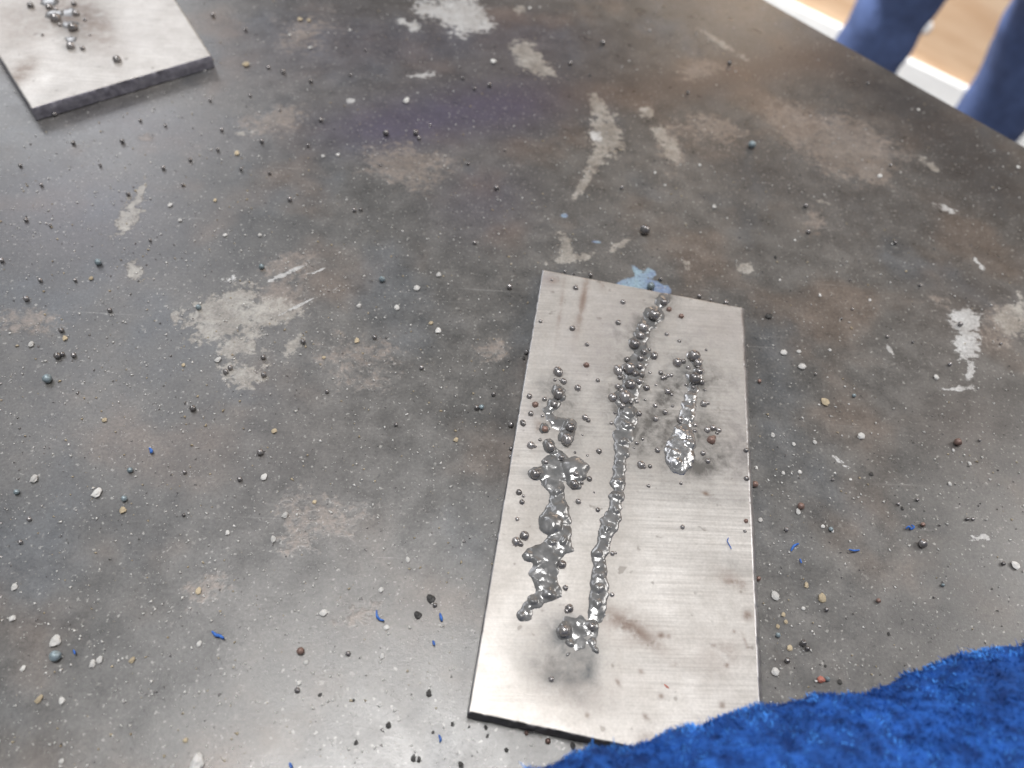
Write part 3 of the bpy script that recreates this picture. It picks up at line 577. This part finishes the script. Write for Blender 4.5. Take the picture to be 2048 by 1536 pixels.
for tok in TB.replace('\n', '').split(';'):
    q = tok.split(); u, v, d = map(float, q[:3]); kd = q[3] if len(q) > 3 else ''
    ms, nm, lab, cat, grp, sk, _ = KIND[kd]
    fl = kd in 'wtk' and kd != ''
    o = put_ball(nm, u, v, d, TZ, ms, sink=sk, elong=random.uniform(1.0, 1.5) if fl else 1.0, flat=random.uniform(.7, 1) if fl else 1)
    size = 'tiny' if d < 7 else 'small' if d < 10 else 'medium-sized' if d < 13.5 else 'large'
    lab = size + ' ' + KINDL[kd] + ' ' + place(u, v); grp2 = grp
    if kd == '' and d >= 20: lab = 'largest dark spatter ball, alone on the table behind the welded plate'
    if kd == 'b' and d >= 20: lab = 'largest bluish spatter ball lying just beside a large white crumb'
    if kd == 'w' and d >= 24: lab = 'largest white slag crumb on the pale glaring part of the table'
    if kd == 'R': lab = 'brick red slag crumb touching a bluish ball near the glove'
    tag(o, lab, cat, grp2)
# red sliver on the welded plate
o = put_ball('red_sliver', 1333, 1373, 5, ZP, CHR, sink=.5, elong=2.6); o.rotation_euler = (0, 0, -0.75)
tag(o, 'thin red sliver lying on the bright end of the welded plate', 'sliver')

def lint(points, w_px, z, label):
    P = [Vector(pix(u, v, z + 0.0004 + 0.0005 * (i % 2))) for i, (u, v) in enumerate(points)]
    r = 0.5 * w_px * mm_px(P[0])
    # smooth path
    path = []
    for i in range(len(P) - 1):
        a = P[max(i - 1, 0)]; b = P[i]; c = P[i + 1]; d = P[min(i + 2, len(P) - 1)]
        for k in range(5):
            t = k / 5
            path.append(0.5 * ((2 * b) + (c - a) * t + (2 * a - 5 * b + 4 * c - d) * t * t + (-a + 3 * b - 3 * c + d) * t ** 3))
    path.append(P[-1])
    base = P[0].copy(); base.z = z
    V, Fc = [], []
    for i, p in enumerate(path):
        tdir = (path[min(i + 1, len(path) - 1)] - path[max(i - 1, 0)]).normalized()
        s = tdir.cross(Vector((0, 0, 1))).normalized(); u_ = s.cross(tdir)
        rr = r * (0.45 + 0.55 * math.sin(math.pi * (i + .6) / (len(path) + .2)))
        for k in range(6):
            a = k * math.pi / 3
            V.append(p + (s * math.cos(a) + u_ * math.sin(a)) * rr - base)
    for i in range(len(path) - 1):
        for k in range(6):
            Fc.append((i * 6 + k, i * 6 + (k + 1) % 6, i * 6 + 6 + (k + 1) % 6, i * 6 + 6 + k))
    o = link('lint_fibre', np_mesh('lint_fibre', [tuple(v) for v in V], Fc), None, base, MLINT)
    tag(o, label, 'lint', 'blue lint fibres' if 'scrap' in label else None)
LF = 'short scrap of blue lint lying on the table'
lint([(299, 896), (303, 902), (301, 906)], 6, TZ, LF)
lint([(424, 1263), (432, 1270), (440, 1272), (447, 1277)], 7, TZ, LF)
lint([(753, 1221), (754, 1232), (760, 1239), (768, 1241)], 5, TZ, 'bent blue lint fibre beside the dark scale flakes on the table')
lint([(880, 1227), (882, 1235), (884, 1242)], 6, TZ, LF)
lint([(866, 1282), (869, 1290)], 5, TZ, LF)
lint([(147, 1300), (150, 1308)], 4, TZ, LF)
lint([(579, 1526), (583, 1535)], 6, TZ, LF)
lint([(878, 1470), (881, 1478), (880, 1484)], 5, TZ, LF)
lint([(1582, 1102), (1588, 1092), (1597, 1087)], 5, TZ, LF)
lint([(1698, 1099), (1708, 1101), (1719, 1100)], 4, TZ, LF)
lint([(1812, 1057), (1818, 1053), (1822, 1058), (1828, 1054), (1823, 1050)], 4.5, TZ, 'curled knot of blue lint near a large dark spatter ball')
lint([(1457, 1075), (1455, 1082), (1459, 1090), (1463, 1098)], 2.2, ZP, 'fine blue hair lying on the welded plate')
lint([(1600, 1118), (1603, 1126)], 4, TZ, LF)

# grit: tiny crumbs nobody could count, one object
def grit(name, n, rad, mat, dens, label, seed):
    rg = np.random.default_rng(seed)
    U = rg.uniform(-30, 2078, n * 6); W_ = rg.uniform(-20, 1560, n * 6)
    P = np.array([pix(u, v) for u, v in zip(U, W_)])
    # even per area of the table, then by density
    dpt = np.array([mm_px(p) for p in P]); wgt = (dpt / dpt.max()) ** 2.0 * dens(U, W_)
    k = rg.random(len(P)) < wgt / wgt.max()
    P = P[k][:n]
    b = (P - E0) @ eb; P = P[b > 0.003]
    def inside(C, P):
        r_ = np.ones(len(P), bool)
        for i in range(4):
            a, c = np.array(C[i][:2]), np.array(C[(i + 1) % 4][:2])
            r_ &= ((c[0] - a[0]) * (P[:, 1] - a[1]) - (c[1] - a[1]) * (P[:, 0] - a[0])) < 0.0
        return r_
    P = P[~inside(C1, P) & ~inside(C2, P)]
    m = len(P)
    base = np.array([[1, 0, 0], [-.5, .87, 0], [-.5, -.87, 0], [.3, .2, .9], [-.2, -.3, .8], [0.1, 0.1, -0.5]])
    R = rad[0] + (rad[1] - rad[0]) * rg.random(m) ** 2.5
    ang = rg.uniform(0, 6.28, m); el = rg.uniform(.7, 1.7, m)
    J = base[None] * rg.uniform(.6, 1.3, (m, 6, 1)) * R[:, None, None]
    J[:, :, 0] *= el[:, None]
    x = J[:, :, 0] * np.cos(ang)[:, None] - J[:, :, 1] * np.sin(ang)[:, None]
    y = J[:, :, 0] * np.sin(ang)[:, None] + J[:, :, 1] * np.cos(ang)[:, None]
    V = np.stack([x + P[:, 0:1], y + P[:, 1:2], J[:, :, 2] + TZ + R[:, None] * .3], -1).reshape(-1, 3)
    f = np.array([[0, 1, 3], [1, 4, 3], [1, 2, 4], [2, 0, 4], [0, 3, 4], [1, 0, 5], [2, 1, 5], [0, 2, 5]])
    Fc = (f[None] + (np.arange(m) * 6)[:, None, None]).reshape(-1, 3)
    o = link(name, np_mesh(name, V, Fc), None, (0, 0, 0), mat, smooth=False)
    tag(o, label, 'grit', None, 'stuff')
def dens_l(U, W_):
    d = 0.35 + 0.65 * np.exp(-((U - 300) / 700) ** 2) * np.clip(W_ / 500, .3, 1)
    d = d + 1.2 * np.exp(-((U - 1570) / 45) ** 2) * (W_ > 850) + .35 * np.exp(-((U - 850) / 250) ** 2 - ((W_ - 650) / 250) ** 2)
    return d
grit('grit', 6500, (0.00006, 0.00040), MWH, dens_l, 'fine pale grit scattered over the dark table', 1)
grit('grit', 1600, (0.00008, 0.00042), MTN, dens_l, 'fine cream coloured grit scattered over the table', 2)
grit('grit', 3000, (0.00007, 0.00036), MB, lambda U, W_: 0.5 + 0.5 * (W_ > 500), 'fine dark steel grit scattered over the table', 3)

# ------------------------------------------------------------------ blue suede welding glove
MG = NT('blue_suede')
fr = MG.attr('tone')[0]
n1 = MG.noise(330, 4, 0.6); n2 = MG.noise(45, 3, 0.5)
gc = MG.mix(MG.rng(n1, 0.3, 0.7), (0.008, 0.033, 0.15), (0.026, 0.125, 0.49))
gc = MG.mix(MG.rng(n2, 0.4, 0.7, 0, 0.55), gc, (0.012, 0.035, 0.13))
gc = MG.mix(fr, gc, (0.085, 0.33, 0.88))
MG = MG.final(gc, 0.85, 0.0, MG.bump(n1, 0.8, 0.0008), 0.2)
s0, s1 = pix(1040, 1540, TZ + .016), pix(2048, 1287, TZ + .016)
gax = s1 - s0; gax[2] = 0; GL = np.linalg.norm(gax); gax /= GL
gpn = np.array([gax[1], -gax[0], 0.0])       # towards the viewer's side of the table
if gpn[1] > 0: gpn = -gpn
def glove():
    bm = bmesh.new()
    def blob(cs, n=20):
        rings = []
        for (a, b, z, rb, rz) in cs:           # along, across, centre height, half width, half thickness
            c = s0 + gax * a + gpn * b
            ring = []
            for k in range(n):
                t = 2 * math.pi * k / n
                e = abs(math.cos(t)) ** 0.85 * (1 if math.cos(t) >= 0 else -1)
                p = c + gpn * (rb * e); ring.append(bm.verts.new((p[0], p[1], TZ + z + rz * math.sin(t))))
            rings.append(ring)
        for r0, r1 in zip(rings[:-1], rings[1:]):
            for k in range(n): bm.faces.new((r0[k], r0[(k + 1) % n], r1[(k + 1) % n], r1[k]))
        bm.faces.new(rings[0]); bm.faces.new(rings[-1])
    w = 0.048
    # hand and cuff in one run, the visible edge stays near across = 0
    blob([(-.055, .048, .016, .030, .012), (-.045, .048, .018, .042, .017), (-.01, .049, .020, .048, .020), (.04, .0485, .021, .048, .021), (.09, .050, .022, .050, .022), (.13, .055, .024, .057, .024), (.19, .062, .027, .066, .027), (.26, .066, .028, .070, .028), (.262, .066, .028, .066, .025)])
    for i, (b, ln) in enumerate(((.014, .062), (.037, .076), (.060, .072), (.082, .056))):
        blob([(-.035, b, .018, .012, .014), (-.055 - ln * .4, b + .002 * i, .018, .0118, .013), (-.055 - ln * .85, b + .003 * i, .014, .011, .012), (-.055 - ln, b + .003 * i, .012, .007, .007)], 12)
    blob([(.02, .09, .018, .016, .014), (-.005, .112, .017, .013, .013), (-.035, .124, .015, .012, .012), (-.05, .128, .013, .007, .007)], 12)
    bmesh.ops.recalc_face_normals(bm, faces=bm.faces)
    m_ = bpy.data.meshes.new('glove_shell'); bm.to_mesh(m_); bm.free()
    o = bpy.data.objects.new('tmp', m_); COL.objects.link(o)
    r = o.modifiers.new('r', 'REMESH'); r.mode = 'VOXEL'; r.voxel_size = 0.0016
    s = o.modifiers.new('s', 'SMOOTH'); s.iterations = 8; s.factor = .5
    dg = bpy.context.evaluated_depsgraph_get(); ev = o.evaluated_get(dg)
    out = bpy.data.meshes.new_from_object(ev)
    bpy.data.objects.remove(o)
    V = np.empty(len(out.vertices) * 3, np.float32); out.vertices.foreach_get('co', V); V = V.reshape(-1, 3).astype(float)
    N = np.empty(len(out.vertices) * 3, np.float32); out.vertices.foreach_get('normal', N); N = N.reshape(-1, 3)
    d = (fbm(V[:, 0] * 60, V[:, 1] * 60, 3, 3) - .5) * .006 + (fbm(V[:, 0] * 260, V[:, 1] * 260 + V[:, 2] * 260, 3, 8) - .5) * .0022
    V += N * d[:, None]
    # lie on the table and on the corner of the plate
    def sd(P):
        r_ = np.full(len(P), 9.0)
        for i in range(4):
            a, c = np.array(C1[i][:2]), np.array(C1[(i + 1) % 4][:2]); L_ = np.linalg.norm(c - a)
            r_ = np.minimum(r_, -((c[0] - a[0]) * (P[:, 1] - a[1]) - (c[1] - a[1]) * (P[:, 0] - a[0])) / L_)
        return r_
    g = np.clip(sd(V) / .004 + 1.2, 0, 1)
    V[:, 2] = np.maximum(V[:, 2], TZ + .0004 + g * (PT + .0006))
    return V, out
GV, gm = glove()
gbase = GV.mean(0); gbase[2] = TZ
gm.vertices.foreach_set('co', (GV - gbase).astype(np.float32).ravel()); gm.update()
set_attr(gm, 'tone', np.zeros((len(GV), 4)))
GLV = empty('welding_glove', tuple(gbase))
tag(GLV, 'fuzzy bright blue suede welding glove lying over the corner of the welded plate', 'glove')
gm.materials.clear(); go = link('shell', gm, GLV, mat=MG)
# nap: short fibres standing off the suede
gm.calc_loop_triangles()
tri = np.empty(len(gm.loop_triangles) * 3, np.int32); gm.loop_triangles.foreach_get('vertices', tri); tri = tri.reshape(-1, 3)
A_, B_, C_ = GV[tri[:, 0]], GV[tri[:, 1]], GV[tri[:, 2]]
cr = np.cross(B_ - A_, C_ - A_); ar = np.linalg.norm(cr, axis=1) + 1e-12; nr = cr / ar[:, None]
cc = (A_ + B_ + C_) / 3
cs = (cc - CAMP) @ M; pu = 1024 + F * cs[:, 0] / -cs[:, 2]; pv = 768 - F * cs[:, 1] / -cs[:, 2]
vis = (cs[:, 2] < 0) & (pu > 600) & (pu < 2600) & (pv < 2100) & (pv > 1000) & (cc[:, 2] > TZ + .003)
wt = ar * np.where(vis, 1.0, 0.08); wt /= wt.sum()
NF = 80000
ch = RNG.choice(len(tri), NF, p=wt)
r1_, r2_ = RNG.random(NF), RNG.random(NF); fl_ = r1_ + r2_ > 1; r1_[fl_] = 1 - r1_[fl_]; r2_[fl_] = 1 - r2_[fl_]
P0 = A_[ch] + (B_ - A_)[ch] * r1_[:, None] + (C_ - A_)[ch] * r2_[:, None]
cl = np.stack([fbm(P0[:, 0] * 420, P0[:, 1] * 420, 2, 41) - .5, fbm(P0[:, 0] * 420 + 7, P0[:, 1] * 420, 2, 43) - .5, np.zeros(NF)], -1) * 4.5
dirf = nr[ch] * .75 + cl + RNG.normal(0, .45, (NF, 3)); dirf /= np.linalg.norm(dirf, axis=1)[:, None]
dirf += nr[ch] * np.maximum(0, .15 - np.sum(dirf * nr[ch], 1))[:, None]
ln = RNG.uniform(.0004, .0011, NF) * np.where(RNG.random(NF) < .02, 2.2, 1)
sd_ = np.cross(dirf, RNG.normal(0, 1, (NF, 3))); sd_ /= np.linalg.norm(sd_, axis=1)[:, None]
wd = RNG.uniform(.00006, .00016, NF)[:, None]
bend = np.cross(dirf, sd_) * RNG.uniform(-.4, .4, NF)[:, None]
mid_ = P0 + (dirf + bend * .5) * (ln * .55)[:, None]; tip = P0 + (dirf + bend * 1.4) * ln[:, None]
root = P0 - nr[ch] * .0002
VV = np.stack([root - sd_ * wd, root + sd_ * wd, mid_ + sd_ * wd * .8, mid_ - sd_ * wd * .8, tip], 1)
VV[:, :, 2] = np.maximum(VV[:, :, 2], TZ + .0003)
bs = (np.arange(NF) * 5)[:, None, None]
FF = (np.array([[0, 1, 2], [0, 2, 3], [3, 2, 4]])[None] + bs).reshape(-1, 3)
nm_ = np_mesh('nap', VV.reshape(-1, 3) - gbase, FF)
tn = np.repeat(np.clip(RNG.normal(.22, .3, NF) + 3.2 * (fbm(P0[:, 0] * 300, P0[:, 1] * 300, 2, 5) - .5), 0, 1), 5)
set_attr(nm_, 'tone', np.stack([tn] * 4, -1))
tag(link('nap', nm_, GLV, mat=MG), kind='stuff')

# ------------------------------------------------------------------ room beyond the table
W0, W1 = pix(1566, 0, .12), pix(1928, 175, .12)
wd_ = W1 - W0; wd_[2] = 0; wd_ /= np.linalg.norm(wd_); wn = np.array([wd_[1], -wd_[0], 0.0])
if wn @ (CAMP - W0) < 0: wn = -wn
def wbox(name, a0, a1, t0, t1, z0, z1, mat, parent=None, bev=0.0):
    bm = bmesh.new(); pts = []
    for z in (z0, z1):
        for a, b in ((a0, t0), (a1, t0), (a1, t1), (a0, t1)):
            p = W0 + wd_ * a + wn * b; pts.append(bm.verts.new((p[0], p[1], z)))
    for f in ((0, 1, 2, 3), (4, 5, 6, 7), (0, 1, 5, 4), (1, 2, 6, 5), (2, 3, 7, 6), (3, 0, 4, 7)): bm.faces.new([pts[i] for i in f])
    bmesh.ops.recalc_face_normals(bm, faces=bm.faces)
    if bev: bmesh.ops.bevel(bm, geom=bm.edges[:], offset=bev, segments=2, affect='EDGES')
    m_ = bpy.data.meshes.new(name); bm.to_mesh(m_); bm.free()
    return link(name, m_, parent, mat=mat, smooth=False)
t = NT('plywood'); pn = t.noise(5, 4, .6, vec=t.mapping(math.atan2(wd_[1], wd_[0]) * -1, (1, 1, 6))); pn2 = t.noise(2.2, 3, .5)
pc = t.mix(t.rng(pn, .3, .7), (0.58, 0.37, 0.22), (0.70, 0.50, 0.33)); pc = t.mix(t.rng(pn2, .45, .7, 0, .6), pc, (0.70, 0.55, 0.40))
MPLY = t.final(pc, .55)
MWP = mat_simple('white_gloss_paint', (.78, .78, .77), (.84, .84, .83), 20, (.3, .4))
MFL = mat_simple('painted_concrete', (.20, .19, .18), (.28, .27, .26), 12, (.5, .7))
wl = tag(wbox('wall', -3.2, 2.2, -.14, -.018, 0, 2.6, MPLY), kind='structure')
sk = wbox('skirting_board', -3.2, 2.2, -.0178, 0, .0005, .12, MWP, wl, .003)
# white filled screw head on the panel
def on_wall(u, v):
    d = ray(u, v); s = ((W0 - wn * .018 - CAMP) @ wn) / (d @ wn); return CAMP + d * s
c = on_wall(1850, 52)
bm = bmesh.new(); bmesh.ops.create_uvsphere(bm, u_segments=20, v_segments=10, radius=.017)
for v in bm.verts: v.co.z *= .18
m_ = bpy.data.meshes.new('filler_spot'); bm.to_mesh(m_); bm.free()
fo = link('filler_spot', m_, wl, tuple(c), MWP); fo.rotation_euler = Vector(wn).to_track_quat('Z', 'Y').to_euler()
fm = np_mesh('floor', [(-3.5, -2, 0), (4, -2, 0), (4, 4.5, 0), (-3.5, 4.5, 0)], [(0, 1, 2, 3)])
tag(link('floor', fm, mat=MFL), kind='structure')

# ------------------------------------------------------------------ person standing behind the table (only the lower legs show)
def skin_obj(name, verts, edges, radii, root, mat, parent=None, sub=2, off=(0, 0, 0), bump=None):
    m_ = bpy.data.meshes.new(name); m_.from_pydata([tuple(v) for v in verts], edges, [])
    o = bpy.data.objects.new(name, m_); COL.objects.link(o)
    o.modifiers.new('skin', 'SKIN').use_smooth_shade = True
    for i, r in enumerate(radii):
        sv = m_.skin_vertices[0].data[i]; sv.radius = r if isinstance(r, tuple) else (r, r); sv.use_root = (i == root)
    ss = o.modifiers.new('sub', 'SUBSURF'); ss.levels = sub; ss.render_levels = sub
    dg = bpy.context.evaluated_depsgraph_get(); me_ = bpy.data.meshes.new_from_object(o.evaluated_get(dg))
    bpy.data.objects.remove(o)
    if bump:
        V = np.empty(len(me_.vertices) * 3, np.float32); me_.vertices.foreach_get('co', V); V = V.reshape(-1, 3)
        N = np.empty(len(me_.vertices) * 3, np.float32); me_.vertices.foreach_get('normal', N); N = N.reshape(-1, 3)
        f = (fbm(V[:, 0] * 9 + V[:, 2] * 6, V[:, 2] * 16 - V[:, 1] * 8, 3, 5) - .5) * bump
        V = V + N * f[:, None]; me_.vertices.foreach_set('co', V.astype(np.float32).ravel()); me_.update()
    me_.materials.clear()
    return link(name, me_, parent, mat=mat)
LA = pix(1757, 60, .36); LB = pix(2062, 120, .33)
mid_f = (LA + LB) / 2
rt = (LB - LA); rt[2] = 0; rt /= np.linalg.norm(rt)          # across the hips
fw = np.array([rt[1], -rt[0], 0.0])
if fw @ (CAMP - mid_f) < 0: fw = -fw
base = np.array([mid_f[0], mid_f[1], 0.0])
half = np.linalg.norm((LB - LA)[:2]) / 2
def bp(r, f, z): return tuple(rt * r + fw * f + np.array([0, 0, z]))
MTR = mat_simple('navy_work_trousers', (0.055, 0.085, 0.20), (0.085, 0.13, 0.29), 40, (.8, .9), 0, .4, .002)
MSK = mat_simple('skin', (.45, .27, .19), (.52, .32, .24), 30, (.5, .6))
MJK = mat_simple('work_jacket', (.03, .04, .07), (.05, .06, .10), 30, (.8, .9))
MSH = mat_simple('black_boots', (.015, .014, .013), (.03, .028, .026), 40, (.4, .6))
MHR = mat_simple('brown_hair', (.03, .02, .012), (.06, .04, .025), 90, (.5, .7))
person = empty('person', tuple(base))
tag(person, 'person in loose navy trousers standing behind the table by the wooden wall', 'person')
hw = .095
bv_ = [bp(0, 0, .95), bp(-hw, 0, .90), bp(-half * .93, .0, .50), bp(-half, -.01, .09), bp(-half, .13, .04), bp(hw, 0, .90), bp(half * .93, .0, .50), bp(half, -.01, .09), bp(half, .13, .04),
       bp(0, 0, 1.12), bp(0, .0, 1.32), bp(0, 0, 1.46), bp(0, .01, 1.54), bp(0, .02, 1.62), bp(0, .02, 1.72), bp(-.18, 0, 1.42), bp(-.24, .03, 1.14), bp(-.22, .18, .96), bp(-.20, .25, .90), bp(.18, 0, 1.42), bp(.24, .03, 1.14), bp(.22, .18, .96), bp(.20, .25, .90), bp(0, .12, 1.61)]
be = [(0, 1), (1, 2), (2, 3), (3, 4), (0, 5), (5, 6), (6, 7), (7, 8), (0, 9), (9, 10), (10, 11), (11, 12), (12, 13), (13, 14), (10, 15), (15, 16), (16, 17), (17, 18), (10, 19), (19, 20), (20, 21), (21, 22), (13, 23)]
br_ = [.12, .07, .045, .032, .03, .07, .045, .035, .03, .12, .13, .06, .052, .085, .065, .055, .042, .032, .03, .055, .042, .032, .03, .02]
skin_obj('body', bv_, be, br_, 0, MSK, person)
def leg_r(px): return px
rl = 78 * mm_px(LA)
tv = [bp(0, 0, .97), bp(-hw, 0, .86), bp(-half * .9, .01, .52), bp(-half * .95, 0, .40), bp(-half, 0, .30), bp(-half, -.01, .12), bp(hw, 0, .86), bp(half * .9, .01, .52), bp(half * .95, 0, .40), bp(half, 0, .30), bp(half, -.01, .12), bp(0, 0, 1.06)]
te = [(0, 1), (1, 2), (2, 3), (3, 4), (4, 5), (0, 6), (6, 7), (7, 8), (8, 9), (9, 10), (0, 11)]
trad = [.145, .112, rl * .98, rl * .95, rl * .98, rl, .118, rl * 1.25, rl * 1.18, rl * 1.08, rl * 1.05, .14]
skin_obj('trousers', tv, te, trad, 0, MTR, person, 3, bump=.02)
skin_obj('jacket', [bp(0, 0, 1.0), bp(0, 0, 1.2), bp(0, 0, 1.36), bp(0, 0, 1.47), bp(-.19, 0, 1.42), bp(-.25, .03, 1.14), bp(-.225, .17, .97), bp(.19, 0, 1.42), bp(.25, .03, 1.14), bp(.225, .17, .97)],
         [(0, 1), (1, 2), (2, 3), (2, 4), (4, 5), (5, 6), (2, 7), (7, 8), (8, 9)], [.16, .155, .155, .075, .075, .06, .05, .075, .06, .05], 1, MJK, person)
for s in (-1, 1):
    skin_obj('boot', [bp(s * half, -.03, .055), bp(s * half, .06, .05), bp(s * half, .17, .04), bp(s * half, -.01, .16)], [(0, 1), (1, 2), (0, 3)], [.05, .048, .04, .05], 0, MSH, person)
skin_obj('hair', [bp(0, -.02, 1.66), bp(0, .0, 1.75), bp(0, .06, 1.77)], [(0, 1), (1, 2)], [.085, .07, .035], 0, MHR, person)
